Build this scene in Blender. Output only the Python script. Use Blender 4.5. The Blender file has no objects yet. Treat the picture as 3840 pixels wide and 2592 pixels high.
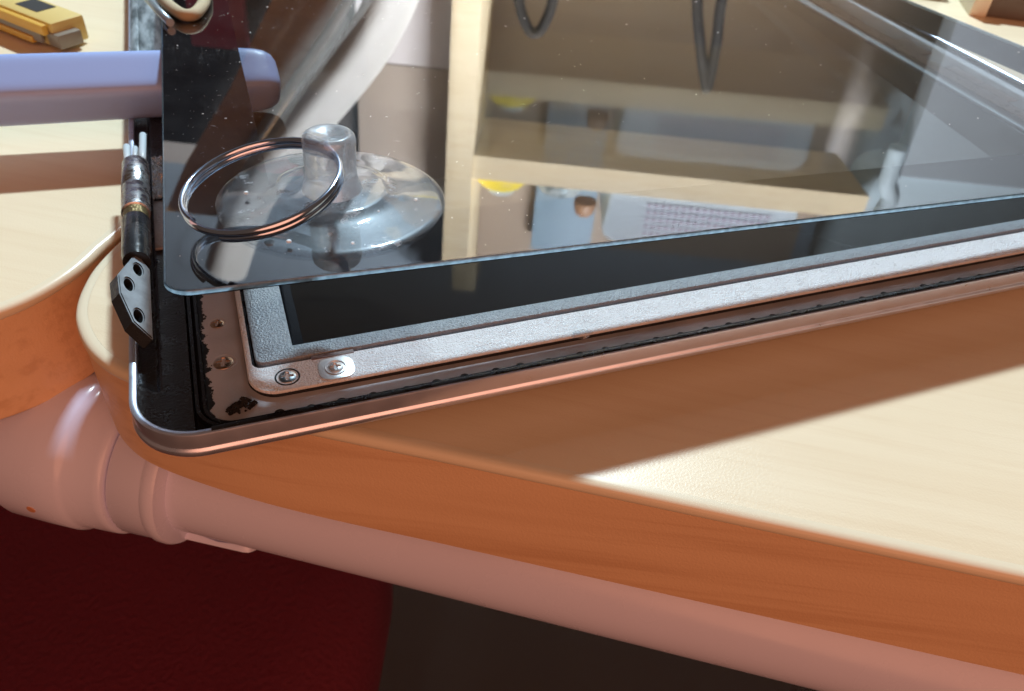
import bpy, bmesh, math, random
from mathutils import Vector, Matrix
random.seed(7)
scene = bpy.context.scene
COL = scene.collection
PI = math.pi

# ---------------------------------------------------------------- units
# layout numbers are millimetres, z = 0 at the lid's rim; the desk top is 8 mm below it
DESK = 8.0
def W(p): return Vector((p[0] / 1000, p[1] / 1000, (p[2] + DESK) / 1000))

# ---------------------------------------------------------------- camera
cd = bpy.data.cameras.new('camera'); cam = bpy.data.objects.new('camera', cd); COL.objects.link(cam)
right = Vector((0.94045185, -0.33425795, 0.0618218))
down = Vector((-0.17628832, -0.6350901, -0.75205252))
fwd = Vector((0.29064195, 0.69637073, -0.65619743))
M = Matrix((right, -down, -fwd)).transposed().to_4x4()
M.translation = W((21.16773278, -88.89020921, 90))
cam.matrix_world = M
cd.sensor_fit = 'HORIZONTAL'; cd.sensor_width = 36; cd.lens = 28.125
cd.clip_start = 0.005; cd.clip_end = 50
cd.dof.use_dof = True; cd.dof.focus_distance = 0.131; cd.dof.aperture_fstop = 38
scene.camera = cam

# ---------------------------------------------------------------- world and lamps
world = bpy.data.worlds.new('World'); scene.world = world; world.use_nodes = True
bg = world.node_tree.nodes['Background']
bg.inputs[0].default_value = (0.95, 0.60, 0.42, 1); bg.inputs[1].default_value = 0.10

def area(name, loc, target, power, size, color, shape='DISK', size_y=None, spread=180):
    l = bpy.data.lights.new(name, 'AREA'); l.shape = shape; l.size = size
    if size_y: l.size_y = size_y
    l.energy = power; l.color = color; l.spread = math.radians(spread)
    o = bpy.data.objects.new(name, l); COL.objects.link(o)
    o.location = loc
    d = Vector(target) - Vector(loc)
    o.rotation_euler = d.to_track_quat('-Z', 'Y').to_euler()
    return o
KD = Vector((0.33, 0.77, 1.0)).normalized()
KT = Vector((0.06, 0.02, 0.0))
area('desk_lamp_light', KT + KD * 1.1, KT, 17.0, 0.10, (0.71, 0.90, 1.0), 'RECTANGLE', 0.035)
area('warm_room_light', (0.05, -1.30, 0.62), (0.05, 0, -0.03), 14.6, 1.7, (1.0, 0.39, 0.215))
area('shelf_fill_light', (0.85, 0.50, 1.85), (0.85, 1.55, 0.85), 85.0, 0.5, (0.98, 0.99, 1.0), 'RECTANGLE', 0.3, 112)  # unseen fill added to brighten the mirrored shelf and wall

scene.view_settings.view_transform = 'Standard'
scene.view_settings.look = 'None'
scene.view_settings.exposure = 0.0
scene.view_settings.gamma = 1.0
scene.render.engine = 'CYCLES'
scene.cycles.use_denoising = True
scene.cycles.max_bounces = 12
scene.cycles.transparent_max_bounces = 24
scene.cycles.transmission_bounces = 10
scene.cycles.sample_clamp_indirect = 4.0
scene.cycles.caustics_reflective = False
scene.cycles.caustics_refractive = False

# ================================================================ materials
def nmat(name):
    m = bpy.data.materials.new(name); m.use_nodes = True
    nt = m.node_tree; nt.nodes.clear()
    out = nt.nodes.new('ShaderNodeOutputMaterial')
    return m, nt, out
def N(nt, t, **kw):
    n = nt.nodes.new('ShaderNode' + t)
    for k, v in kw.items():
        if k in ('operation', 'blend_type', 'data_type', 'noise_dimensions', 'feature', 'wave_type', 'bands_direction', 'interpolation_type', 'distribution'): setattr(n, k, v)
        else: n.inputs[k].default_value = v
    return n
def L(nt, a, b): nt.links.new(a, b)
def c4(c): return (c[0], c[1], c[2], 1)

def pmat(name, col, rough=0.5, metal=0.0, bump=None, var=None, ior=1.5, spec=None, rvar=None, aniso=None):
    """bump=(scale,strength,distance) noise bump; var=(scale,amount,second colour); rvar=(scale,amount)"""
    m, nt, out = nmat(name)
    b = N(nt, 'BsdfPrincipled', Roughness=rough, Metallic=metal, IOR=ior)
    b.inputs['Base Color'].default_value = c4(col)
    if spec is not None: b.inputs['Specular IOR Level'].default_value = spec
    tc = N(nt, 'TexCoord')
    mp = N(nt, 'Mapping')
    if aniso: mp.inputs['Scale'].default_value = aniso
    L(nt, tc.outputs['Object'], mp.inputs['Vector'])
    if var:
        n = N(nt, 'TexNoise', Scale=var[0], Detail=6.0, Roughness=0.6)
        L(nt, mp.outputs[0], n.inputs['Vector'])
        r = N(nt, 'ValToRGB'); r.color_ramp.elements[0].position = 0.5 - 0.5 * var[1]; r.color_ramp.elements[1].position = 0.5 + 0.5 * var[1]
        r.color_ramp.elements[0].color = c4(col); r.color_ramp.elements[1].color = c4(var[2])
        L(nt, n.outputs['Fac'], r.inputs['Fac']); L(nt, r.outputs['Color'], b.inputs['Base Color'])
    if rvar:
        n2 = N(nt, 'TexNoise', Scale=rvar[0], Detail=5.0)
        L(nt, mp.outputs[0], n2.inputs['Vector'])
        mr = N(nt, 'MapRange'); mr.inputs['From Min'].default_value = 0.3; mr.inputs['From Max'].default_value = 0.7
        mr.inputs['To Min'].default_value = max(0.02, rough - rvar[1]); mr.inputs['To Max'].default_value = rough + rvar[1]
        L(nt, n2.outputs['Fac'], mr.inputs['Value']); L(nt, mr.outputs['Result'], b.inputs['Roughness'])
    if bump:
        n3 = N(nt, 'TexNoise', Scale=bump[0], Detail=3.0)
        L(nt, mp.outputs[0], n3.inputs['Vector'])
        bp = N(nt, 'Bump', Strength=bump[1], Distance=bump[2])
        L(nt, n3.outputs['Fac'], bp.inputs['Height']); L(nt, bp.outputs['Normal'], b.inputs['Normal'])
    L(nt, b.outputs[0], out.inputs[0])
    return m

def wood_mat(name, base, dark, rough, ang, grain=1.0, bumpd=0.00006, line=0.45, tilt=0.0):
    m, nt, out = nmat(name)
    b = N(nt, 'BsdfPrincipled', Roughness=rough)
    tc = N(nt, 'TexCoord'); mp = N(nt, 'Mapping')
    mp.inputs['Rotation'].default_value = (0, 0, -ang)
    L(nt, tc.outputs['Object'], mp.inputs['Vector'])
    if tilt:
        mt = N(nt, 'Mapping'); mt.inputs['Rotation'].default_value = (0, tilt, 0); L(nt, mp.outputs[0], mt.inputs['Vector']); mp = mt
    m2 = N(nt, 'Mapping'); m2.inputs['Scale'].default_value = (7 * grain, 75 * grain, 90 * grain)
    L(nt, mp.outputs[0], m2.inputs['Vector'])
    n1 = N(nt, 'TexNoise', Scale=1.0, Detail=5.0, Roughness=0.62, Distortion=0.8); L(nt, m2.outputs[0], n1.inputs['Vector'])
    m3 = N(nt, 'Mapping'); m3.inputs['Scale'].default_value = (22 * grain, 500 * grain, 600 * grain)
    L(nt, mp.outputs[0], m3.inputs['Vector'])
    n2 = N(nt, 'TexNoise', Scale=1.0, Detail=4.0, Roughness=0.6); L(nt, m3.outputs[0], n2.inputs['Vector'])
    r = N(nt, 'ValToRGB'); e = r.color_ramp.elements
    mid = tuple(0.5 * (base[i] + dark[i]) for i in range(3))
    e[0].position = 0.30; e[0].color = c4(mid); e[1].position = 0.62; e[1].color = c4(base)
    L(nt, n1.outputs['Fac'], r.inputs['Fac'])
    r2 = N(nt, 'ValToRGB'); e = r2.color_ramp.elements
    e[0].position = 0.34; e[0].color = c4(tuple(dark[i] / base[i] for i in range(3))); e[1].position = 0.50; e[1].color = (1, 1, 1, 1)
    L(nt, n2.outputs['Fac'], r2.inputs['Fac'])
    mx = N(nt, 'Mix', data_type='RGBA', blend_type='MULTIPLY'); mx.inputs[0].default_value = line
    L(nt, r.outputs['Color'], mx.inputs[6]); L(nt, r2.outputs['Color'], mx.inputs[7])
    L(nt, mx.outputs[2], b.inputs['Base Color'])
    n4 = N(nt, 'TexNoise', Scale=2200.0, Detail=2.0); L(nt, tc.outputs['Object'], n4.inputs['Vector'])
    bp = N(nt, 'Bump', Strength=0.5, Distance=bumpd)
    L(nt, n4.outputs['Fac'], bp.inputs['Height']); L(nt, bp.outputs['Normal'], b.inputs['Normal'])
    L(nt, b.outputs[0], out.inputs[0])
    return m

ANG = math.radians(-32)
MAT = {}
MAT['desk_top'] = wood_mat('maple_top', (0.82, 0.71, 0.51), (0.74, 0.60, 0.40), 0.34, ANG, line=0.3)
MAT['desk_side'] = wood_mat('maple_side', (0.82, 0.56, 0.34), (0.66, 0.41, 0.23), 0.42, ANG, 0.6, 0.00012, 0.60, 0.16)
MAT['desk_lip'] = pmat('cream_edge_lip', (0.78, 0.70, 0.52), 0.28)
MAT['shelf_wood'] = wood_mat('shelf_pine', (0.80, 0.70, 0.50), (0.68, 0.55, 0.35), 0.5, ANG, 0.15)
MAT['steel'] = pmat('satin_silver', (0.72, 0.80, 0.98), 0.33, 0.85, rvar=(300, 0.06))
MAT['black_plastic'] = pmat('black_plastic', (0.012, 0.012, 0.014), 0.28, bump=(900, 0.15, 0.0001), rvar=(400, 0.1))
MAT['black_tex'] = pmat('black_textured', (0.15, 0.175, 0.205), 0.40, spec=1.0, bump=(2600, 0.8, 0.0004), var=(900, 0.6, (0.22, 0.26, 0.30)))
MAT['hinge_cover'] = pmat('black_cover', (0.012, 0.012, 0.014), 0.30, bump=(2200, 0.5, 0.00025), rvar=(250, 0.1))
MAT['black_gap'] = pmat('black_matte', (0.006, 0.006, 0.007), 0.7)
MAT['tray'] = None
MAT['strip'] = pmat('worn_light_alloy', (0.74, 0.77, 0.80), 0.36, 0.1, bump=(3200, 1.0, 0.0004), var=(160, 0.5, (0.82, 0.85, 0.88)), rvar=(500, 0.14))
MAT['screw'] = pmat('steel_screw', (0.62, 0.64, 0.66), 0.28, 1.0, bump=(1500, 0.25, 0.0001))
MAT['screw_bright'] = pmat('bright_screw', (0.80, 0.80, 0.81), 0.38, 0.75)
MAT['screw_rust'] = pmat('tarnished_screw', (0.30, 0.24, 0.20), 0.35, 1.0, var=(900, 0.4, (0.75, 0.50, 0.34)))
MAT['hinge_metal'] = pmat('hinge_steel', (0.50, 0.51, 0.53), 0.27, 1.0, bump=(1800, 0.45, 0.0002), rvar=(700, 0.12))
MAT['hinge_black'] = pmat('hinge_black', (0.018, 0.02, 0.023), 0.22, bump=(900, 0.25, 0.0002), rvar=(500, 0.1))
MAT['bracket'] = pmat('bracket_grey', (0.24, 0.27, 0.30), 0.40, 0.2, var=(500, 0.4, (0.36, 0.40, 0.44)), rvar=(500, 0.12))
MAT['lcd_mask'] = pmat('lcd_black_mask', (0.004, 0.004, 0.005), 0.08)
MAT['border'] = pmat('black_border_ink', (0.006, 0.006, 0.008), 0.6, spec=0.0)
MAT['glass_edge'] = None
MAT['cable'] = pmat('grey_cable', (0.55, 0.60, 0.64), 0.4)
MAT['foil'] = pmat('crumpled_foil', (0.75, 0.75, 0.77), 0.25, 1.0, bump=(900, 1.0, 0.0009))
MAT['metal_tape'] = pmat('metal_tape', (0.42, 0.47, 0.50), 0.38, 0.6, var=(160, 0.25, (0.10, 0.12, 0.13)), aniso=(2.5, 0.6, 1))
MAT['foam'] = pmat('black_foam', (0.008, 0.008, 0.008), 0.9, bump=(900, 1.0, 0.0015))
MAT['pen'] = pmat('periwinkle_plastic', (0.31, 0.43, 0.77), 0.38, bump=(1500, 0.08, 0.0001))
MAT['pen_hole'] = pmat('dark_violet_hole', (0.05, 0.04, 0.07), 0.3)
MAT['pipe'] = pmat('lavender_enamel', (0.66, 0.68, 0.88), 0.25, bump=(120, 0.10, 0.0004), rvar=(60, 0.08))
MAT['yellow'] = pmat('yellow_plastic', (0.62, 0.36, 0.05), 0.45)
MAT['yellow_pale'] = pmat('pale_yellow_plastic', (0.62, 0.47, 0.16), 0.45)
MAT['grey_plastic'] = pmat('grey_plastic', (0.22, 0.19, 0.15), 0.4)
MAT['dark'] = pmat('dark_plastic', (0.03, 0.03, 0.03), 0.45)
MAT['ring'] = pmat('ring_steel', (0.50, 0.60, 0.78), 0.14, 1.0, bump=(500, 0.08, 0.0001))
MAT['dust'] = pmat('pale_dust', (0.8, 0.8, 0.8), 0.8)
MAT['label'] = pmat('pale_label', (0.85, 0.86, 0.88), 0.6)
MAT['wall_low'] = pmat('taupe_wall', (0.52, 0.49, 0.475), 0.9, var=(2.0, 0.5, (0.46, 0.43, 0.415)))
MAT['wall_high'] = pmat('pale_blue_grey_wall', (0.27, 0.345, 0.43), 0.9)
MAT['floor'] = pmat('dark_brown_floor', (0.032, 0.018, 0.011), 0.7, var=(6, 0.5, (0.04, 0.024, 0.015)))
MAT['maroon'] = pmat('dark_red_cloth', (0.15, 0.007, 0.028), 0.85, var=(5, 0.6, (0.10, 0.006, 0.020)), bump=(400, 0.5, 0.002))
MAT['white_tube'] = pmat('white_tube', (0.82, 0.84, 0.84), 0.4)
MAT['brown_board'] = wood_mat('brown_board', (0.55, 0.32, 0.15), (0.40, 0.22, 0.10), 0.5, 0.0, 0.2)
MAT['grey_rod'] = pmat('grey_rod', (0.55, 0.54, 0.54), 0.35, 0.4)
MAT['cabinet'] = pmat('dark_cabinet', (0.030, 0.024, 0.022), 0.6)
MAT['maroon_panel'] = pmat('maroon_panel', (0.42, 0.06, 0.11), 0.6)
MAT['basket'] = pmat('white_basket', (0.50, 0.60, 0.70), 0.5)
MAT['basket_hole'] = pmat('basket_hole', (0.33, 0.29, 0.38), 0.6)
MAT['pale_blue'] = pmat('pale_blue_fabric', (0.36, 0.45, 0.51), 0.7)
MAT['blue_panel'] = pmat('blue_panel', (0.12, 0.19, 0.26), 0.6)
MAT['brown_ball'] = pmat('brown_knob', (0.24, 0.13, 0.07), 0.5)
MAT['tin'] = pmat('dark_teal_tin', (0.08, 0.12, 0.14), 0.2, 0.5, var=(30, 0.2, (0.5, 0.58, 0.62)))
MAT['light_panel'] = pmat('light_grey_panel', (0.60, 0.58, 0.60), 0.7)
MAT['bed_side'] = pmat('grey_blue_fabric', (0.19, 0.22, 0.25), 0.8)
MAT['cord'] = pmat('dark_cord', (0.012, 0.010, 0.009), 0.8)
MAT['brown_box'] = pmat('dark_brown_card', (0.10, 0.08, 0.065), 0.6, var=(60, 0.4, (0.14, 0.11, 0.09)))
MAT['cream'] = pmat('cream_card', (0.70, 0.62, 0.48), 0.6)
MAT['beige'] = pmat('beige_plastic', (0.44, 0.37, 0.24), 0.8)
MAT['bluegrey'] = pmat('blue_grey_metal', (0.30, 0.36, 0.40), 0.35, 0.5)

def tray_mat():
    # grey alloy floor with torn black adhesive along its outer (hinge) side
    m, nt, out = nmat('tray_alloy_with_torn_tape')
    b = N(nt, 'BsdfPrincipled', Roughness=0.42, Metallic=0.1)
    g = N(nt, 'NewGeometry'); s = N(nt, 'SeparateXYZ'); L(nt, g.outputs['Position'], s.inputs[0])
    n = N(nt, 'TexNoise', Scale=420.0, Detail=4.0, Roughness=0.65); L(nt, g.outputs['Position'], n.inputs['Vector'])
    n2 = N(nt, 'TexNoise', Scale=90.0, Detail=2.0); L(nt, g.outputs['Position'], n2.inputs['Vector'])
    # distance from the tape edge, in metres: x - 12.0 mm on the hinge side, y - 3.4 mm on the near side
    def lim(sock, c, amp):
        a = N(nt, 'Math', operation='MULTIPLY_ADD'); L(nt, n.outputs['Fac'], a.inputs[0]); a.inputs[1].default_value = amp; L(nt, sock, a.inputs[2])
        q = N(nt, 'Math', operation='GREATER_THAN'); L(nt, a.outputs[0], q.inputs[0]); q.inputs[1].default_value = c
        return q.outputs[0]
    a = lim(s.outputs['X'], 0.0141, 0.0042)
    mx = N(nt, 'Mix', data_type='RGBA'); L(nt, a, mx.inputs[0])
    mx.inputs[6].default_value = (0.008, 0.008, 0.008, 1)
    r = N(nt, 'ValToRGB'); e = r.color_ramp.elements
    e[0].position = 0.35; e[0].color = (0.34, 0.36, 0.39, 1); e[1].position = 0.65; e[1].color = (0.48, 0.50, 0.54, 1)
    L(nt, n2.outputs['Fac'], r.inputs['Fac']); L(nt, r.outputs['Color'], mx.inputs[7])
    L(nt, mx.outputs[2], b.inputs['Base Color'])
    bp = N(nt, 'Bump', Strength=0.4, Distance=0.0002); n3 = N(nt, 'TexNoise', Scale=900.0, Detail=4.0)
    L(nt, g.outputs['Position'], n3.inputs['Vector']); L(nt, n3.outputs['Fac'], bp.inputs['Height']); L(nt, bp.outputs[0], b.inputs['Normal'])
    L(nt, b.outputs[0], out.inputs[0])
    return m
MAT['tray'] = tray_mat()

def display_mat():
    m, nt, out = nmat('display_surface')
    d = N(nt, 'BsdfDiffuse'); d.inputs[0].default_value = (0.014, 0.011, 0.009, 1)
    gl = N(nt, 'BsdfGlossy', Roughness=0.03)
    lw = N(nt, 'LayerWeight', Blend=0.5)
    p = N(nt, 'Math', operation='POWER'); L(nt, lw.outputs['Facing'], p.inputs[0]); p.inputs[1].default_value = 5.6
    f = N(nt, 'Math', operation='MULTIPLY_ADD'); L(nt, p.outputs[0], f.inputs[0]); f.inputs[1].default_value = 1.5; f.inputs[2].default_value = 0.007
    mx = N(nt, 'MixShader'); L(nt, f.outputs[0], mx.inputs[0]); L(nt, d.outputs[0], mx.inputs[1]); L(nt, gl.outputs[0], mx.inputs[2])
    L(nt, mx.outputs[0], out.inputs[0])
    return m
MAT['display'] = display_mat()

def pane_mat():
    # thin clear pane: straight-through transparency plus a Fresnel mirror and a trace of dusty film
    m, nt, out = nmat('clear_pane')
    t = N(nt, 'BsdfTransparent'); t.inputs[0].default_value = (0.93, 0.95, 0.955, 1)
    g = N(nt, 'BsdfGlossy', Roughness=0.0); g.inputs[0].default_value = (1, 1, 1, 1)
    d = N(nt, 'BsdfDiffuse'); d.inputs[0].default_value = (0.8, 0.82, 0.85, 1)
    lw = N(nt, 'LayerWeight', Blend=0.5)     # facing term -> Schlick curve, same from both sides
    p = N(nt, 'Math', operation='POWER'); L(nt, lw.outputs['Facing'], p.inputs[0]); p.inputs[1].default_value = 3.6
    f = N(nt, 'Math', operation='MULTIPLY_ADD'); L(nt, p.outputs[0], f.inputs[0]); f.inputs[1].default_value = 0.90; f.inputs[2].default_value = 0.085
    geo = N(nt, 'NewGeometry'); inv = N(nt, 'Math', operation='SUBTRACT'); inv.inputs[0].default_value = 1.0; L(nt, geo.outputs['Backfacing'], inv.inputs[1])
    fm = N(nt, 'Math', operation='MULTIPLY'); L(nt, f.outputs[0], fm.inputs[0]); L(nt, inv.outputs[0], fm.inputs[1])
    tc = N(nt, 'TexCoord'); n = N(nt, 'TexNoise', Scale=70.0, Detail=8.0, Roughness=0.7); L(nt, tc.outputs['Object'], n.inputs['Vector'])
    mr = N(nt, 'MapRange'); mr.inputs['From Min'].default_value = 0.35; mr.inputs['From Max'].default_value = 0.75; mr.inputs['To Min'].default_value = 0.0; mr.inputs['To Max'].default_value = 0.012
    L(nt, n.outputs['Fac'], mr.inputs['Value'])
    mp = N(nt, 'Mapping'); mp.inputs['Rotation'].default_value = (0, 0, 0.25); mp.inputs['Scale'].default_value = (1500, 220, 200); L(nt, tc.outputs['Object'], mp.inputs['Vector'])
    ns = N(nt, 'TexNoise', Scale=1.0, Detail=4.0, Roughness=0.7); L(nt, mp.outputs[0], ns.inputs['Vector'])
    np_ = N(nt, 'TexNoise', Scale=38.0, Detail=2.0); L(nt, tc.outputs['Object'], np_.inputs['Vector'])
    r1 = N(nt, 'MapRange'); r1.inputs['From Min'].default_value = 0.56; r1.inputs['From Max'].default_value = 0.72; L(nt, ns.outputs['Fac'], r1.inputs['Value'])
    r2 = N(nt, 'MapRange'); r2.inputs['From Min'].default_value = 0.54; r2.inputs['From Max'].default_value = 0.68; r2.inputs['To Max'].default_value = 0.07; L(nt, np_.outputs['Fac'], r2.inputs['Value'])
    sm = N(nt, 'Math', operation='MULTIPLY_ADD'); L(nt, r1.outputs[0], sm.inputs[0]); L(nt, r2.outputs[0], sm.inputs[1]); L(nt, mr.outputs['Result'], sm.inputs[2])
    m1 = N(nt, 'MixShader'); L(nt, sm.outputs[0], m1.inputs[0]); L(nt, t.outputs[0], m1.inputs[1]); L(nt, d.outputs[0], m1.inputs[2])
    m2 = N(nt, 'MixShader'); L(nt, fm.outputs[0], m2.inputs[0]); L(nt, m1.outputs[0], m2.inputs[1]); L(nt, g.outputs[0], m2.inputs[2])
    L(nt, m2.outputs[0], out.inputs[0])
    return m
MAT['pane'] = pane_mat()
def edge_mat():
    m, nt, out = nmat('ground_glass_edge')
    t = N(nt, 'BsdfTranslucent'); t.inputs[0].default_value = (0.42, 0.56, 0.68, 1)
    d = N(nt, 'BsdfDiffuse'); d.inputs[0].default_value = (0.04, 0.10, 0.16, 1)
    g = N(nt, 'BsdfGlossy', Roughness=0.25)
    tc = N(nt, 'TexCoord'); n = N(nt, 'TexNoise', Scale=900.0, Detail=4.0); L(nt, tc.outputs['Object'], n.inputs['Vector'])
    mr = N(nt, 'MapRange'); mr.inputs['From Min'].default_value = 0.35; mr.inputs['From Max'].default_value = 0.7; mr.inputs['To Min'].default_value = 0.45; mr.inputs['To Max'].default_value = 0.9
    L(nt, n.outputs['Fac'], mr.inputs['Value'])
    m1 = N(nt, 'MixShader'); L(nt, mr.outputs[0], m1.inputs[0]); L(nt, d.outputs[0], m1.inputs[1]); L(nt, t.outputs[0], m1.inputs[2])
    m2 = N(nt, 'MixShader'); m2.inputs[0].default_value = 0.05; L(nt, m1.outputs[0], m2.inputs[1]); L(nt, g.outputs[0], m2.inputs[2])
    L(nt, m2.outputs[0], out.inputs[0])
    return m
MAT['glass_edge'] = edge_mat()

def cup_mat():
    m, nt, out = nmat('clear_soft_plastic')
    t = N(nt, 'BsdfTransparent'); t.inputs[0].default_value = (0.95, 0.97, 0.985, 1)
    r = N(nt, 'BsdfGlass', Roughness=0.0, IOR=1.10); r.inputs[0].default_value = (0.97, 0.985, 1, 1)
    g = N(nt, 'BsdfGlossy', Roughness=0.04)
    g2 = N(nt, 'BsdfGlossy', Roughness=0.38); g2.inputs[0].default_value = (0.85, 0.93, 1.0, 1)
    d = N(nt, 'BsdfDiffuse'); d.inputs[0].default_value = (0.80, 0.86, 0.93, 1)
    tr = N(nt, 'BsdfTranslucent'); tr.inputs[0].default_value = (0.80, 0.86, 0.93, 1)
    dd = N(nt, 'MixShader'); dd.inputs[0].default_value = 0.5; L(nt, d.outputs[0], dd.inputs[1]); L(nt, tr.outputs[0], dd.inputs[2])
    tc = N(nt, 'TexCoord'); sp = N(nt, 'SeparateXYZ'); L(nt, tc.outputs['Object'], sp.inputs[0])
    an = N(nt, 'Math', operation='ARCTAN2'); L(nt, sp.outputs['Y'], an.inputs[0]); L(nt, sp.outputs['X'], an.inputs[1])
    ln = N(nt, 'VectorMath', operation='LENGTH'); L(nt, tc.outputs['Object'], ln.inputs[0])
    cb = N(nt, 'CombineXYZ'); L(nt, an.outputs[0], cb.inputs[0]); L(nt, ln.outputs['Value'], cb.inputs[1])
    mp = N(nt, 'Mapping'); mp.inputs['Scale'].default_value = (14, 90, 1); L(nt, cb.outputs[0], mp.inputs['Vector'])
    n = N(nt, 'TexNoise', Scale=1.0, Detail=5.0, Roughness=0.6); L(nt, mp.outputs[0], n.inputs['Vector'])       # radial flow lines
    n2 = N(nt, 'TexNoise', Scale=330.0, Detail=6.0, Roughness=0.65); L(nt, tc.outputs['Object'], n2.inputs['Vector'])  # grime flecks
    s1 = N(nt, 'MapRange'); s1.inputs['From Min'].default_value = 0.45; s1.inputs['From Max'].default_value = 0.75; s1.inputs['To Min'].default_value = 0.0; s1.inputs['To Max'].default_value = 0.05
    L(nt, n.outputs['Fac'], s1.inputs['Value'])
    s2 = N(nt, 'MapRange'); s2.inputs['From Min'].default_value = 0.58; s2.inputs['From Max'].default_value = 0.66; s2.inputs['To Min'].default_value = 0.0; s2.inputs['To Max'].default_value = 0.40
    L(nt, n2.outputs['Fac'], s2.inputs['Value'])
    bs = N(nt, 'MapRange'); bs.inputs['From Min'].default_value = 0.0095; bs.inputs['From Max'].default_value = 0.0080; bs.inputs['To Min'].default_value = 0.0; bs.inputs['To Max'].default_value = 0.07
    L(nt, ln.outputs['Value'], bs.inputs['Value'])
    a1 = N(nt, 'Math', operation='ADD'); L(nt, s1.outputs[0], a1.inputs[0]); L(nt, s2.outputs[0], a1.inputs[1])
    a2 = N(nt, 'Math', operation='ADD'); L(nt, a1.outputs[0], a2.inputs[0]); L(nt, bs.outputs[0], a2.inputs[1])
    lw = N(nt, 'LayerWeight', Blend=0.5)
    p = N(nt, 'Math', operation='POWER'); L(nt, lw.outputs['Facing'], p.inputs[0]); p.inputs[1].default_value = 4.0
    f = N(nt, 'Math', operation='MULTIPLY_ADD'); L(nt, p.outputs[0], f.inputs[0]); f.inputs[1].default_value = 0.8; f.inputs[2].default_value = 0.025
    ge = N(nt, 'NewGeometry'); iv = N(nt, 'Math', operation='SUBTRACT'); iv.inputs[0].default_value = 1.0; L(nt, ge.outputs['Backfacing'], iv.inputs[1])
    ff = N(nt, 'Math', operation='MULTIPLY'); L(nt, f.outputs[0], ff.inputs[0]); L(nt, iv.outputs[0], ff.inputs[1]); f = ff
    m0 = N(nt, 'MixShader'); m0.inputs[0].default_value = 0.04; L(nt, t.outputs[0], m0.inputs[1]); L(nt, r.outputs[0], m0.inputs[2])
    a3 = N(nt, 'Math', operation='MULTIPLY'); L(nt, a2.outputs[0], a3.inputs[0]); L(nt, iv.outputs[0], a3.inputs[1])
    m1 = N(nt, 'MixShader'); L(nt, a3.outputs[0], m1.inputs[0]); L(nt, m0.outputs[0], m1.inputs[1]); L(nt, dd.outputs[0], m1.inputs[2])
    gq = N(nt, 'Math', operation='MULTIPLY'); L(nt, iv.outputs[0], gq.inputs[0]); gq.inputs[1].default_value = 0.035
    mg = N(nt, 'MixShader'); L(nt, gq.outputs[0], mg.inputs[0]); L(nt, m1.outputs[0], mg.inputs[1]); L(nt, g2.outputs[0], mg.inputs[2])
    m2 = N(nt, 'MixShader'); L(nt, f.outputs[0], m2.inputs[0]); L(nt, mg.outputs[0], m2.inputs[1]); L(nt, g.outputs[0], m2.inputs[2])
    L(nt, m2.outputs[0], out.inputs[0])
    return m
MAT['cup'] = cup_mat()
def knob_mat():
    m, nt, out = nmat('clear_knob_plastic')
    b = N(nt, 'BsdfGlass', Roughness=0.0, IOR=1.45); b.inputs[0].default_value = (0.96, 0.98, 1.0, 1)
    tc = N(nt, 'TexCoord'); n = N(nt, 'TexNoise', Scale=240.0, Detail=2.0); L(nt, tc.outputs['Object'], n.inputs['Vector'])
    bp = N(nt, 'Bump', Strength=0.35, Distance=0.0009); L(nt, n.outputs['Fac'], bp.inputs['Height']); L(nt, bp.outputs[0], b.inputs['Normal'])
    g2 = N(nt, 'BsdfGlossy', Roughness=0.30); g2.inputs[0].default_value = (0.9, 0.95, 1, 1); L(nt, bp.outputs[0], g2.inputs['Normal'])
    d = N(nt, 'BsdfTranslucent'); d.inputs[0].default_value = (0.9, 0.94, 0.98, 1)
    d2 = N(nt, 'BsdfDiffuse'); d2.inputs[0].default_value = (0.9, 0.94, 0.98, 1)
    mm = N(nt, 'MixShader'); mm.inputs[0].default_value = 0.4; L(nt, d.outputs[0], mm.inputs[1]); L(nt, d2.outputs[0], mm.inputs[2])
    tp = N(nt, 'BsdfTransparent')
    m1 = N(nt, 'MixShader'); m1.inputs[0].default_value = 0.40; L(nt, b.outputs[0], m1.inputs[1]); L(nt, tp.outputs[0], m1.inputs[2])
    m2 = N(nt, 'MixShader'); m2.inputs[0].default_value = 0.20; L(nt, m1.outputs[0], m2.inputs[1]); L(nt, mm.outputs[0], m2.inputs[2])
    m3 = N(nt, 'MixShader'); m3.inputs[0].default_value = 0.05; L(nt, m2.outputs[0], m3.inputs[1]); L(nt, g2.outputs[0], m3.inputs[2])
    L(nt, m3.outputs[0], out.inputs[0])
    return m
MAT['knob'] = knob_mat()

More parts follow.
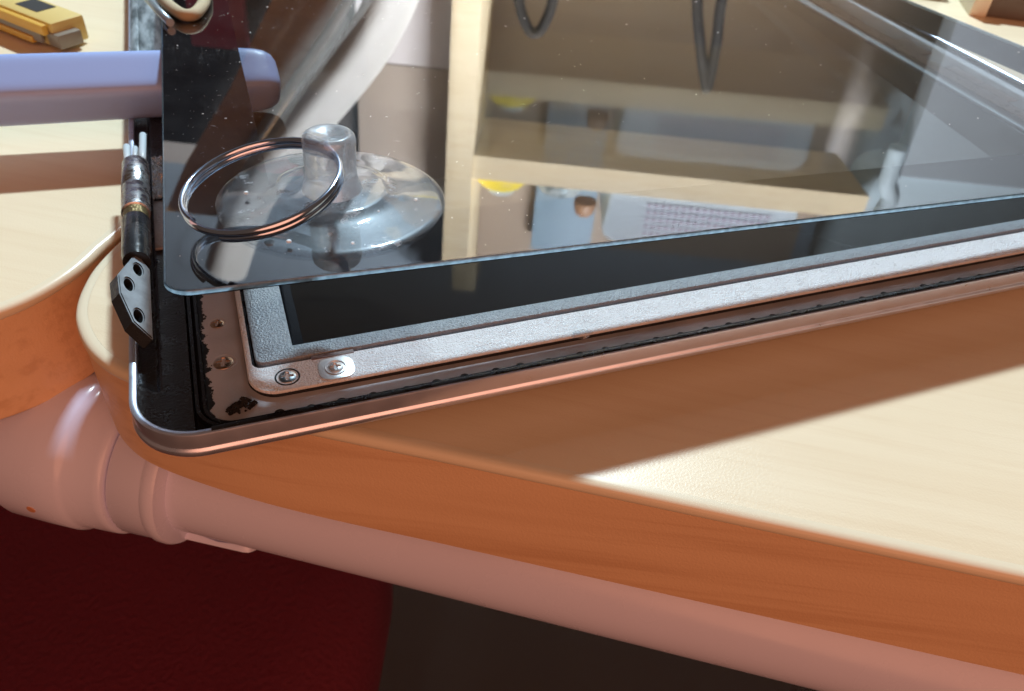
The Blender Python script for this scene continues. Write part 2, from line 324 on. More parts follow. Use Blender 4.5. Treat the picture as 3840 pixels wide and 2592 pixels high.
# ================================================================ mesh helpers
class Geo:
    def __init__(s): s.v = []; s.f = []; s.sm = []
    def add(s, verts, faces, smooth=False):
        o = len(s.v); s.v += [tuple(p) for p in verts]
        for f in faces: s.f.append(tuple(i + o for i in f)); s.sm.append(smooth)
    def loft(s, loops, closed=True, cap0=False, cap1=False, smooth=False):
        n = len(loops[0]); vs = [p for lp in loops for p in lp]; fs = []
        for k in range(len(loops) - 1):
            for i in range(n if closed else n - 1):
                j = (i + 1) % n
                fs.append((k * n + i, k * n + j, (k + 1) * n + j, (k + 1) * n + i))
        s.add(vs, fs, smooth)
        o = len(s.v) - len(vs)
        if cap0: s.f.append(tuple(o + i for i in range(n))[::-1]); s.sm.append(False)
        if cap1: s.f.append(tuple(o + (len(loops) - 1) * n + i for i in range(n))); s.sm.append(False)
    def box(s, a, b):
        x0, y0, z0 = a; x1, y1, z1 = b
        v = [(x0, y0, z0), (x1, y0, z0), (x1, y1, z0), (x0, y1, z0), (x0, y0, z1), (x1, y0, z1), (x1, y1, z1), (x0, y1, z1)]
        s.add(v, [(3, 2, 1, 0), (4, 5, 6, 7), (0, 1, 5, 4), (1, 2, 6, 5), (2, 3, 7, 6), (3, 0, 4, 7)])
    def tube(s, path, r, n=14, closed=False, cap=True):
        pts = [Vector(p) for p in path]; m = len(pts); loops = []; up = None
        rs = r if isinstance(r, (list, tuple)) else [r] * m
        for i in range(m):
            a = pts[(i - 1) % m] if (closed or i > 0) else pts[i]; b = pts[(i + 1) % m] if (closed or i < m - 1) else pts[i]
            t = (b - a).normalized()
            if up is None: up = t.orthogonal().normalized()
            up = (up - t * up.dot(t)).normalized(); w = t.cross(up)
            loops.append([pts[i] + rs[i] * (math.cos(2 * PI * k / n) * up + math.sin(2 * PI * k / n) * w) for k in range(n)])
        if closed: loops.append(loops[0])
        s.loft(loops, True, cap and not closed, cap and not closed, True)
    def build(s, name, mat, parent=None, xf=None, bevel=0, seg=2, autosmooth=False):
        me = bpy.data.meshes.new(name)
        vs = [W(xf(p) if xf else p) for p in s.v]
        base = Vector(parent['_base']) if parent is not None and '_base' in parent else None
        o = bpy.data.objects.new(name, me); COL.objects.link(o)
        if parent is not None:
            o.parent = parent
            b = Vector(parent.get('_base', (0, 0, 0)))
        else:
            n = len(vs); b = Vector((sum(v.x for v in vs) / n, sum(v.y for v in vs) / n, min(v.z for v in vs))); o.location = b
        o['_base'] = tuple(b)
        me.from_pydata([v - b for v in vs], [], s.f)
        for p, sm in zip(me.polygons, s.sm): p.use_smooth = sm
        bm = bmesh.new(); bm.from_mesh(me)
        bmesh.ops.remove_doubles(bm, verts=bm.verts, dist=1e-7)
        bmesh.ops.recalc_face_normals(bm, faces=bm.faces)
        if bevel:
            ed = [e for e in bm.edges if len(e.link_faces) == 2 and e.calc_face_angle(0) > math.radians(40)]
            bmesh.ops.bevel(bm, geom=ed, offset=bevel / 1000, segments=seg, affect='EDGES', profile=0.6)
            for f in bm.faces: f.smooth = True
        bm.to_mesh(me); bm.free()
        if bevel or autosmooth:
            try:
                me.set_sharp_from_angle(angle=math.radians(50))
            except Exception: pass
        me.materials.append(MAT[mat] if isinstance(mat, str) else mat)
        return o

def thing(name, label, cat, base, group=None):
    o = bpy.data.objects.new(name, None); COL.objects.link(o)
    o.empty_display_size = 0.01
    b = W(base); o.location = b; o['_base'] = tuple(b)
    o['label'] = label; o['category'] = cat
    if group: o['group'] = group
    return o
def tag(o, label, cat, group=None):
    o['label'] = label; o['category'] = cat
    if group: o['group'] = group
    return o
def struct(o): o['kind'] = 'structure'; return o

def rr(x0, y0, x1, y1, r, z=0.0, n=8):
    pts = []
    rs = r if isinstance(r, (list, tuple)) else (r, r, r, r)
    for (cx, cy, a, q) in ((x0 + rs[0], y0 + rs[0], PI, rs[0]), (x1 - rs[1], y0 + rs[1], 1.5 * PI, rs[1]), (x1 - rs[2], y1 - rs[2], 0, rs[2]), (x0 + rs[3], y1 - rs[3], 0.5 * PI, rs[3])):
        for k in range(n + 1):
            t = a + 0.5 * PI * k / n
            pts.append((cx + q * math.cos(t), cy + q * math.sin(t), z))
    return pts
def atz(lp, z): return [(p[0], p[1], z) for p in lp]
def frame_geo(outer, inner, z0, z1):
    g = Geo(); g.loft([atz(outer, z0), atz(outer, z1), atz(inner, z1), atz(inner, z0), atz(outer, z0)]); return g
def plate_geo(outline, z0, z1):
    g = Geo(); g.loft([atz(outline, z0), atz(outline, z1)], True, True, True); return g
def offset_loop(lp, d):
    n = len(lp); out = []
    A = sum(lp[i][0] * lp[(i + 1) % n][1] - lp[(i + 1) % n][0] * lp[i][1] for i in range(n))
    sg = 1 if A > 0 else -1
    for i in range(n):
        a, b, c = Vector(lp[i - 1][:2]), Vector(lp[i][:2]), Vector(lp[(i + 1) % n][:2])
        t1 = (b - a).normalized(); t2 = (c - b).normalized()
        n1 = Vector((-t1.y, t1.x)); n2 = Vector((-t2.y, t2.x)); m = (n1 + n2)
        if m.length < 1e-6: m = n1
        m = m.normalized(); k = max(0.5, m.dot(n1))
        p = b + m * (sg * d / k); out.append((p.x, p.y, 0))
    return out
def catmull(pts, n=5):
    out = []
    for i in range(len(pts) - 1):
        p0 = pts[max(0, i - 1)]; p1 = pts[i]; p2 = pts[i + 1]; p3 = pts[min(len(pts) - 1, i + 2)]
        for k in range(n):
            t = k / n
            out.append(tuple(0.5 * ((2 * p1[j]) + (-p0[j] + p2[j]) * t + (2 * p0[j] - 5 * p1[j] + 4 * p2[j] - p3[j]) * t * t + (-p0[j] + 3 * p1[j] - 3 * p2[j] + p3[j]) * t ** 3) for j in range(len(p1))))
    out.append(tuple(pts[-1])); return out

# ================================================================ SETTING
u = Vector((math.cos(ANG), math.sin(ANG))); v = Vector((-math.sin(ANG), math.cos(ANG)))
FLOOR_Z = -700
g = Geo(); g.add([(-3000, -3000, FLOOR_Z), (4000, -3000, FLOOR_Z), (4000, 4000, FLOOR_Z), (-3000, 4000, FLOOR_Z)], [(0, 1, 2, 3)])
struct(g.build('floor', 'floor'))

# shelf frame: S on the shelf's front plane, su along it, sn away from the desk
SA = math.radians(-24); su = Vector((math.cos(SA), math.sin(SA), 0)); sn = Vector((-math.sin(SA), math.cos(SA), 0))
S0 = Vector((920.7, 1500.8, 0))
def sh(s, d, z): p = S0 + su * s + sn * d; return (p.x, p.y, z)
def sxf(p): return sh(p[0], p[1], p[2])
# back wall, two paint zones
g = Geo(); g.box((-2600, 420, 930), (2600, 470, 2600)); wl = g.build('wall', 'wall_high', xf=sxf); struct(wl)
g = Geo(); g.box((-2600, 412, FLOOR_Z), (2600, 468, 929)); g.build('painted_dado', 'wall_low', wl, xf=sxf)

# ================================================================ DESKS
def make_desk(name, outline, label):
    lp = outline
    base = (sum(p[0] for p in lp) / len(lp), sum(p[1] for p in lp) / len(lp), -33)
    t = thing(name, label, 'desk', base)
    zt = -DESK
    # the rebated board: side face, then the top let into the lip
    g = Geo()
    i03 = offset_loop(lp, 0.4); i23 = offset_loop(lp, 2.1)
    g.loft([atz(i03, zt - 25), atz(lp, zt - 24.5), atz(lp, zt - 2.2), atz(i03, zt - 2.0), atz(i23, zt - 2.0)], True, True, False, False)
    g.build('edge_band', 'desk_side', t)
    g = Geo(); g.loft([atz(i23, zt - 2.0), atz(i23, zt - 0.03)], True, False, True); g.build('tabletop', 'desk_top', t)
    g = Geo()
    g.loft([atz(lp, zt - 2.15), atz(offset_loop(lp, -0.22), zt - 1.9), atz(offset_loop(lp, -0.25), zt - 1.2), atz(offset_loop(lp, 0.0), zt - 0.5), atz(offset_loop(lp, 0.5), zt - 0.12), atz(offset_loop(lp, 1.2), zt), atz(offset_loop(lp, 2.08), zt - 0.01)], True, False, False, True)
    g.build('edge_lip', 'desk_lip', t)
    return t
seam0 = (-2.9, 69.6)
corner = catmull([(seam0[0] + v.x * 14, seam0[1] + v.y * 14), seam0, (-7.8, 60.6), (-9.9, 54.0), (-10.8, 48.5), (-10.7, 43.5), (-9.3, 37.4), (-7.0, 32.2), (-3.5, 27.4), (3.2, 21.3), (14.2, 12.8), (26.5, 4.6), (43.7, -6.0)], 5)
fr = (26.5 + u.x * 700, 4.6 + u.y * 700)
outl = [(seam0[0] + v.x * 800, seam0[1] + v.y * 800)] + corner + [fr, (fr[0] + v.x * 760, fr[1] + v.y * 760)]
make_desk('desk', [(p[0], p[1], 0) for p in outl], 'pale maple desk with cream edge lip carrying the black display lid')
lc = catmull([(-4.1 + v.x * 14, 71.6 + v.y * 14), (-4.1, 71.6), (-6.9, 67.6), (-10.6, 61.6), (-14.4, 57.0), (-19.1, 52.8), (-24.0, 50.0), (-31, 47.6), (-40, 46.8), (-50, 48.6), (-62, 54.5), (-79, 65)], 4)
lf = (-79 - u.x * 420, 65 - u.y * 420)
outl = [(-4.1 + v.x * 800, 71.6 + v.y * 800)] + lc + [lf, (lf[0] + v.x * 740, lf[1] + v.y * 740)]
make_desk('desk', [(p[0], p[1], 0) for p in outl], 'second maple desk with rounded corner at left, under the blue handle and yellow knife')

# ---- lavender tube frame under the desk front
PA = math.radians(-33); pa = Vector((math.cos(PA), math.sin(PA), 0)); P0 = Vector((50, 8, -50)); pn = Vector((-pa.y, pa.x, 0))
def pp(s, r=0, a=0.0):
    q = P0 + pa * s + (pn * math.cos(a) + Vector((0, 0, 1)) * math.sin(a)) * r
    return tuple(q)
def lathe_pipe(prof, n=48):
    g = Geo(); g.loft([[pp(s, r, 2 * PI * k / n) for k in range(n)] for s, r in prof], True, True, True, True); return g
pt = thing('tube_frame', 'lavender enamelled tube frame with sleeve fitting running below the desk front', 'tube frame', pp(0, 13, -PI / 2))
lathe_pipe([(-56, 13), (500, 13)]).build('rail', 'pipe', pt, autosmooth=True)
lathe_pipe([(-160, 14.3), (-95, 14.3)]).build('rail', 'pipe', pt, autosmooth=True)
sl = lathe_pipe([(-96, 14.2), (-95.8, 16.2), (-94.8, 17.3), (-92.5, 17.9), (-84, 18.0), (-78, 17.9), (-77.2, 17.4), (-76.4, 16.9), (-70, 16.7), (-68.7, 16.6), (-68.2, 16.2), (-68.0, 14.6)]).build('sleeve_fitting', 'pipe', pt, autosmooth=True)
lathe_pipe([(-67.7, 14.4), (-67.5, 15.7), (-67.0, 16.0), (-60.2, 15.8), (-59.8, 15.9), (-59.2, 16.3), (-57.4, 16.3), (-56.8, 16.0), (-56.6, 14.6), (-56.0, 13.2)]).build('collar', 'pipe', pt, autosmooth=True)
# clip tongue: a flat strap that springs from the collar and hugs the rail underneath
g = Geo(); loops = []
for k in range(15):
    q = k / 14; s_ = -58 + 17.5 * q; half = math.radians(17) * (1 if q < 0.86 else math.sqrt(max(0.02, 1 - ((q - 0.86) / 0.14) ** 2)))
    rin, rout = 13.35 + 0.9 * (q > 0.05) * (1 - abs(2 * q - 1)) , 15.6 - 0.35 * q
    if q > 0.95: rin = 13.1
    am = math.radians(-112)
    lp = [pp(s_, rout, am - half + 2 * half * i / 6) for i in range(7)] + [pp(s_, rin, am + half - 2 * half * i / 6) for i in range(7)]
    loops.append(lp)
g.loft(loops, True, True, True, False); g.build('clip_tongue', 'pipe', pt, bevel=0.35)
g = Geo(); g.tube([pp(-84.5, 17.2, math.radians(-176)), pp(-84.5, 18.12, math.radians(-176))], 0.95, 16); g.build('rust_spot', pmat('rust_rivet', (0.55, 0.24, 0.12), 0.6), sl)

# ---- dark red stool far below
st = thing('stool', 'dark red cloth stool in the gloom below the desk', 'stool', (-130, 200, FLOOR_Z))
def ball_loops(cx, cy, z0, h, rx, ry, n=40):
    prof = [(0.90, 0.0), (0.985, 0.12), (1.0, 0.45), (0.985, 0.80), (0.93, 0.95), (0.80, 1.0)]
    return [[(cx + rx * k * math.cos(2 * PI * i / n), cy + ry * k * math.sin(2 * PI * i / n), z0 + h * t) for i in range(n)] for k, t in prof]
g = Geo(); g.loft(ball_loops(-130, 200, -330, 80, 200, 200), True, True, True, True); g.build('seat', 'maroon', st, autosmooth=True)
for a in (0.6, 2.2, 3.8, 5.4):
    g = Geo(); x, y = -130 + 120 * math.cos(a), 200 + 120 * math.sin(a)
    g.tube([(x, y, -331), (x + 20 * math.cos(a), y + 20 * math.sin(a), FLOOR_Z)], [20, 14], 12); g.build('leg', 'dark', st)

# ================================================================ DISPLAY LID
LX, LY = 254.0, 275.0
lid = thing('display_lid', 'opened black laptop display lid with silver rim lying across the desk corner', 'laptop lid', (127, 137, -8))
def lidloop(ins, z): return rr(ins, ins, LX - ins, LY - ins, 10.4 - min(ins, 8), z, 14)
g = Geo()
prof = [(9, -7.97), (5, -7.6), (2.2, -6.6), (0.75, -5.0), (0.2, -4.75), (-0.12, -4.3), (-0.22, -3.75), (-0.10, -3.25), (0.16, -3.05), (0.18, -2.85), (0.10, -0.35), (0.18, -0.08), (0.38, 0.0), (1.05, 0.0), (1.25, -0.15), (1.25, -1.9)]
g.loft([lidloop(i, z) for i, z in prof], True, True, False, True)
g.build('back_shell', 'steel', lid, autosmooth=True)
plate_geo(lidloop(1.2, 0), -3.2, -2.35).build('inner_floor', 'black_gap', lid)
# hinge-side cover: a moulded strip with a trough, as a height field that follows the rounded corner
g = Geo(); rows = []
ys = [1.35 + 0.35 * k for k in range(60)] + [22.5 + 2.5 * k for k in range(101)]
xs_n = 44; R0 = 9.1
for y in ys:
    if y < 1.3 + R0: xm = 1.3 + R0 - math.sqrt(max(0, R0 * R0 - (1.3 + R0 - y) ** 2))
    else: xm = 1.3
    row = []
    for k in range(xs_n):
        x = xm + (9.35 - xm) * k / (xs_n - 1)
        t = min(1, max(0, (y - 11.0 - max(0, (4.4 - x)) * 0.9) / 1.2)); t = t * t * (3 - 2 * t)
        q = min(1, max(0, (4.9 - x) / 1.0)); q = q * q * (3 - 2 * q)
        z = -0.25 - 1.25 * t * q - 0.15 * math.sin(min(1, max(0, (x - 5) / 4.4)) * PI)
        if k == xs_n - 1: z = -1.9
        row.append((x, y, z))
    rows.append(row)
g.loft(rows, False, False, False, True); g.build('hinge_cover', 'hinge_cover', lid, autosmooth=True)
g = Geo(); g.box((11.5, 0.42, -1.8), (243, 1.42, 0.04)); g.build('black_rim', 'black_plastic', lid, bevel=0.12)
# inner rail round the recess (two ridges)
frame_geo(rr(9.5, 1.45, 252.6, 273.4, 5.5), rr(10.05, 2.0, 252.0, 272.8, 5.0), -2.3, -0.85).build('inner_rail', 'black_plastic', lid)
frame_geo(rr(10.55, 2.45, 251.4, 272.2, 4.6), rr(11.05, 2.95, 250.9, 271.7, 4.2), -2.3, -1.25).build('inner_rail', 'black_plastic', lid)
tray_o = rr(11.1, 3.0, 250.8, 271.6, 4.1, 0, 10); tray_i = rr(17.6, 6.9, 236.6, 266.4, 4.4, 0, 10)
frame_geo(tray_o, tray_i, -2.3, -1.55).build('recess_tray', 'tray', lid)
# moulded catch bumps along the near rail
bump = None
for k in range(44):
    x = 21.5 + k * 5.05
    if bump is None:
        g = Geo(); n = 10
        g.loft([[(x + 0.8 * r * math.cos(PI * i / (n - 1)), 2.95 + 0.7 * r * math.sin(PI * i / (n - 1)), z) for i in range(n)] for r, z in ((1.0, -1.56), (0.95, -1.35), (0.6, -1.22), (0.05, -1.2))], False, False, False, True)
        bump = g.build('catch_bump', 'black_gap', lid)
    else:
        o = bump.copy(); COL.objects.link(o); o.parent = lid; o.location = (5.05 * k / 1000 + random.uniform(-.6, .6) / 1000, random.uniform(-.3, .05) / 1000, random.uniform(-.12, 0) / 1000)
# silver inner frame (the bright strip) with a tab recess cut for the second screw
so = rr(17.7, 6.3, 236.4, 266.2, 4.6, 0, 10); si = rr(18.65, 12.6, 231.6, 262.4, 1.6, 0, 10)
g = Geo()
so2 = rr(17.9, 6.5, 236.2, 266.0, 4.5, 0, 10)
g.loft([atz(so2, -0.75), atz(so, -0.7), atz(so, -0.5), atz(so2, -0.3), atz(si, -0.3), atz(si, -2.3)], True, False, False, False)
g.build('silver_frame', 'strip', lid)
frame_geo(rr(17.85, 6.45, 236.25, 266.05, 4.5, 0, 10), rr(19.2, 8.2, 235.0, 265, 3.6, 0, 10), -2.3, -0.72).build('frame_wall_shade', 'black_plastic', lid)  # black colour puts the glass border's shadow on the strip's wall
# LCD module
frame_geo(rr(19.25, 13.45, 230.6, 261.6, 1.6), rr(25.5, 16.5, 225.6, 256.0, 0.3), -2.3, 0.05).build('lcd_bezel', 'black_tex', lid, bevel=0.18)
frame_geo(rr(25.45, 15.8, 225.7, 256.1, 0.3), rr(27.4, 16.9, 224.0, 254.6, 0.3), -1.0, -0.45).build('lcd_mask', 'lcd_mask', lid)
plate_geo(rr(27.35, 16.85, 224.05, 254.65, 0.3), -1.0, -0.5).build('display_panel', 'display', lid)
# far hinge-side metal tape strip
g = Geo(); g.box((0.6, 132, -1.0), (9.2, 262, 0.25)); g.build('metal_tape', 'metal_tape', lid, bevel=0.4)
g = Geo(); g.box((1.2, 132, 0.25), (3.0, 262, 0.9)); g.build('cable_channel', 'metal_tape', lid, bevel=0.3)

def screw(x, y, z, r, mat, name, wall=None, parent=lid):
    g = Geo(); n = 26
    # countersunk ring
    g.loft([[(x + q * math.cos(2 * PI * i / 32), y + q * math.sin(2 * PI * i / 32), zz) for i in range(32)] for q, zz in ((r * 1.30, z + 0.02), (r * 1.22, z + 0.10), (r * 1.12, z + 0.03), (r * 1.06, z - 0.25))], True, False, False, True)
    rim = g.build('screw_seat', wall or 'black_gap', parent)
    g = Geo(); vs = []; fs = []; R = 9; A = 40; a0 = random.uniform(0, 1.5)
    for j in range(R + 1):
        q = r * j / R
        for i in range(A):
            t = 2 * PI * i / A; px, py = q * math.cos(t), q * math.sin(t)
            cx_, cy_ = px * math.cos(a0) - py * math.sin(a0), px * math.sin(a0) + py * math.cos(a0)
            zz = 0.30 * (1 - (q / r) ** 2.5)
            if (abs(cx_) < 0.17 * r and abs(cy_) < 0.62 * r) or (abs(cy_) < 0.17 * r and abs(cx_) < 0.62 * r): zz -= 0.5
            if j == R: zz = -0.3
            vs.append((x + px, y + py, z + zz))
    for j in range(R):
        for i in range(A):
            k = (i + 1) % A; fs.append((j * A + i, j * A + k, (j + 1) * A + k, (j + 1) * A + i))
    g.add(vs, fs, False)
    s = g.build(name, mat, parent)
    return s
screw(23.7, 9.4, -0.30, 1.55, 'screw', 'screw')
# bright tab with its own screw
tb = plate_geo(rr(28.6, 6.7, 34.4, 11.9, 1.9, 0, 8), -0.35, -0.12).build('screw_tab', 'screw_bright', lid, bevel=0.08)
screw(31.4, 9.35, -0.05, 1.35, 'screw_bright', 'screw', 'screw_bright', lid)
g = Geo(); g.box((28.0, 12.35, -0.6), (35.0, 13.2, -0.2)); g.build('copper_shim', pmat('copper_brown', (0.12, 0.06, 0.045), 0.5), lid)
screw(12.95 + 1.1, 27.4, -1.55, 1.3, 'screw_rust', 'screw', 'tray')
screw(12.95 + 1.3, 16.9, -1.55, 1.75, 'screw_rust', 'screw', 'tray')
# two pale labels on the far tray
g = Geo(); g.box((239.2, 84.6, -1.55), (243.2, 97.5, -1.40)); g.build('label_sticker', 'label', lid)
g = Geo(); g.box((239.2, 72.0, -1.55), (243.2, 84.0, -1.40)); g.build('label_sticker', 'label', lid)
g = Geo(); g.box((238.6, 108.0, -1.55), (243.6, 121.0, -1.3)); g.build('label_sticker', 'label', lid)

# ---- hinge on the cover: steel barrel, black sleeve, three-hole bracket
HX, HZ = 2.35, 3.6
def hy(prof, n=36, x=HX, z=HZ):
    g = Geo(); g.loft([[(x + r * math.cos(2 * PI * k / n), y, z + r * math.sin(2 * PI * k / n)) for k in range(n)] for y, r in prof], True, True, True, True); return g
hb = hy([(58.4, 2.2), (58.6, 2.62), (67.4, 2.66), (67.6, 2.45), (67.8, 2.45), (68.0, 2.66), (77.6, 2.62), (78.0, 2.35)]).build('hinge_barrel', 'hinge_metal', lid, autosmooth=True)
hy([(55.9, 2.3), (58.35, 2.3)]).build('worn_collar', pmat('worn_brass', (0.20, 0.15, 0.07), 0.4, 0.8, bump=(1500, 1.0, 0.0004)), hb, autosmooth=True)
hy([(42.0, 2.3), (44, 2.5), (55.2, 2.55), (55.8, 2.3)]).build('black_sleeve', 'hinge_black', hb, autosmooth=True)
# bracket plate, its face leaning down towards the display
face = [(2.0, 43.2, 5.3), (4.6, 40.0, 2.7), (4.7, 30.0, 2.6), (4.5, 20.8, 2.6), (1.7, 23.2, 5.6), (-0.1, 29.5, 7.0), (-0.4, 33.8, 7.2), (0.6, 38.5, 6.5)]
fn = Vector((0.80, 0.0, 0.60)); back = [tuple(Vector(p) - fn * 2.6 + Vector((-0.5, 0, -0.4))) for p in face]
def bracket():
    # face polygon with three round holes: bridge via bmesh boolean-free fill
    bm = bmesh.new()
    def ring(pts): 
        vs = [bm.verts.new(W(p)) for p in pts]; es = [bm.edges.new((vs[i], vs[(i + 1) % len(vs)])) for i in range(len(vs))]; return vs, es
    org = Vector(face[3]); ex = (Vector(face[4]) - Vector(face[3])); ex = Vector((-0.70, 0.02, 0.71)).normalized(); ey = Vector((0, 1, 0))
    def fp(a, b, d=0): # a across from the low edge, b along y
        q = Vector((4.6, b, 2.62)) + ex * a - Vector((0.71, 0, 0.70)) * d; return tuple(q)
    outer2 = [(0.2, 40.2), (0.1, 20.6), (3.6, 23.0), (5.9, 29.0), (6.3, 33.8), (4.6, 38.6), (2.9, 43.4)]
    outer2 = [p for i in range(len(outer2)) for p in [tuple(outer2[i][k] * (1 - t) + outer2[(i + 1) % len(outer2)][k] * t for k in range(2)) for t in (0, 0.5)]]
    holes = [(2.6, 38.4, 0.85, 1.75), (4.3, 32.6, 0.85, 1.75), (2.6, 25.2, 0.85, 1.75)]
    tops = []; 
    vo, eo = ring([fp(a, b) for a, b in outer2]); edges = list(eo); hr = []
    for (a, b, ra, rb) in holes:
        vh, eh = ring([fp(a + ra * math.cos(2 * PI * k / 20), b + rb * math.sin(2 * PI * k / 20)) for k in range(20)]); edges += eh; hr.append(vh)
    bmesh.ops.triangle_fill(bm, use_beauty=True, use_dissolve=False, edges=edges)
    T = 2.6
    vb = [bm.verts.new(W(fp(a, b, T))) for a, b in outer2]
    for i in range(len(vo)):
        j = (i + 1) % len(vo); bm.faces.new((vo[i], vo[j], vb[j], vb[i]))
    bm.faces.new(vb)
    for (a, b, ra, rb), vh in zip(holes, hr):
        vd = [bm.verts.new(W(fp(a + ra * math.cos(2 * PI * k / 20), b + rb * math.sin(2 * PI * k / 20), 2.2))) for k in range(20)]
        for i in range(20):
            j = (i + 1) % 20; bm.faces.new((vh[i], vh[j], vd[j], vd[i]))
        f = bm.faces.new(vd); f.material_index = 1
    bmesh.ops.recalc_face_normals(bm, faces=bm.faces)
    b0 = Vector(lid['_base'])
    for q in bm.verts: q.co -= b0
    ed = [e for e in bm.edges if len(e.link_faces) == 2 and e.calc_face_angle(0) > math.radians(55)]
    bmesh.ops.bevel(bm, geom=ed, offset=0.00022, segments=2, affect='EDGES')
    me = bpy.data.meshes.new('hinge_bracket'); bm.to_mesh(me); bm.free()
    o = bpy.data.objects.new('hinge_bracket', me); COL.objects.link(o); o.parent = hb
    me.materials.append(MAT['bracket']); me.materials.append(MAT['black_gap']); me.materials.append(MAT['hinge_black'])
    for p in me.polygons:
        if p.material_index == 0 and p.normal.dot(Vector((0.71, 0, 0.70))) < 0.6: p.material_index = 2
    return o
bracket()
# thin cables leaving the barrel, crumpled foil and a pale metal strap beside it
for (dx, dz, yl, r) in ((-1.5, 0.4, 86.5, 0.72), (0.2, 1.2, 84.0, 0.5), (1.6, 0.8, 90.5, 0.72), (0.9, -0.6, 87.0, 0.6)):
    g = Geo(); g.tube([(HX + dx, 77.0, HZ + dz), (HX + dx, 81, HZ + dz), (HX + dx * 1.1, yl, HZ + dz - 0.2)], r, 12); g.build('cable', 'cable', lid)
g = Geo(); g.tube([(8.6, 70, 1.2), (8.7, 92, 1.2)], 0.5, 10); g.build('cable', 'dark', lid)
g = Geo(); rows = []
for j in range(34):
    y = 68 + j * 0.55
    rows.append([(5.0 + k * 0.19, y, 1.0 + random.uniform(-0.28, 0.28)) for k in range(16)])
g.loft(rows, False); g.build('foil_scrap', 'foil', lid)
g = Geo(); g.box((4.9, 50.5, -0.1), (9.0, 68, 0.5)); g.build('metal_strap', pmat('pale_strap', (0.40, 0.39, 0.40), 0.45, 0.4, bump=(900, 0.8, 0.0004)), lid, bevel=0.15)

# ================================================================ GLASS
GC = Vector((9.6155, 5.6714, 22.0977)); G1 = Vector((0.9994, -0.0147, -0.0299)).normalized(); G2 = Vector((0.0129, 0.9983, -0.0566)); G2 = (G2 - G1 * G2.dot(G1)).normalized(); G3 = G1.cross(G2)
def gx(p): q = GC + G1 * p[0] + G2 * p[1] + G3 * p[2]; return (q.x, q.y, q.z)
GW, GL = 238.0, 262.0
gt = thing('cover_glass', 'lifted sheet of cover glass with black printed border, tilted above the display', 'glass', gx((GW / 2, GL / 2, -1.0)))
out0 = rr(0, 0, GW, GL, 3.6, 0, 10)
g = Geo(); g.loft([atz(out0, -0.86), atz(out0, -0.84)], True, True, False); g.f = g.f[-1:]; g.sm = g.sm[-1:]
g.loft([atz(rr(0.12, 0.12, GW - 0.12, GL - 0.12, 3.5, 0, 10), 0.0), atz(rr(0.13, 0.13, GW - 0.13, GL - 0.13, 3.5, 0, 10), 0.0)], True, False, True)
g.f = [g.f[0], g.f[-1]]; g.sm = [False, False]
pane = g.build('pane', 'pane', gt, xf=gx)
# make both faces look outward: top up, bottom down
bm = bmesh.new(); bm.from_mesh(pane.data); bm.faces.ensure_lookup_table()
zz = sorted(bm.faces, key=lambda f: f.calc_center_median().dot(G3))
for f, sgn in ((zz[0], -1), (zz[-1], 1)):
    f.normal_update()
    if f.normal.dot(G3) * sgn < 0: f.normal_flip()
bm.to_mesh(pane.data); bm.free()
g = Geo(); g.loft([atz(rr(0.15, 0.15, GW - 0.15, GL - 0.15, 3.5, 0, 10), -0.87), atz(out0, -0.74), atz(out0, -0.10), atz(rr(0.12, 0.12, GW - 0.12, GL - 0.12, 3.5, 0, 10), 0.002)], True, False, False, True)
g.build('ground_edge', 'glass_edge', gt, xf=gx, autosmooth=True)
frame_geo(rr(0.05, 0.05, GW - 0.05, GL - 0.05, 3.5, 0, 10), rr(16.7, 16.9, GW - 19.8, GL - 16, 0.4, 0, 10), -0.97, -0.90).build('black_border', 'border', gt, xf=gx)

# dust, lint and scratches lying on the pane: too many and too small to count
g = Geo()
def fleck(cu, cv, l, w, a, z=0.02):
    n = 6; vs = []
    for k in range(n):
        t = 2 * PI * k / n; q = random.uniform(0.6, 1.0)
        x, y = l * q * math.cos(t), w * q * math.sin(t)
        vs.append((cu + x * math.cos(a) - y * math.sin(a), cv + x * math.sin(a) + y * math.cos(a), z))
    top = (cu, cv, z + min(l, w) * 0.6)
    g.add(vs + [top], [(i, (i + 1) % n, n) for i in range(n)])
for k in range(330):
    cu = random.uniform(0.5, 235) if k % 3 else random.uniform(1, 60); cv = random.uniform(0.5, 150)
    s = random.choice((0.035, 0.045, 0.05, 0.06, 0.08, 0.13)) * (1 + cv / 100)
    fleck(cu, cv, s * random.uniform(0.8, 2.4), s * 0.7, random.uniform(0, PI))
for k in range(70):    # denser haze of specks by the left border
    cu = random.gauss(9, 5); cv = random.gauss(72, 20)
    if 0.3 < cu < 26 and cv > 2: fleck(cu, cv, random.uniform(0.04, 0.12), 0.045, random.uniform(0, PI))
for k in range(26):
    fleck(random.uniform(2, 110), random.uniform(30, 130), random.uniform(0.4, 1.1), 0.035, random.gauss(0.2, 0.6))
d = g.build('dust', 'dust', gt, xf=gx); d['kind'] = 'stuff'

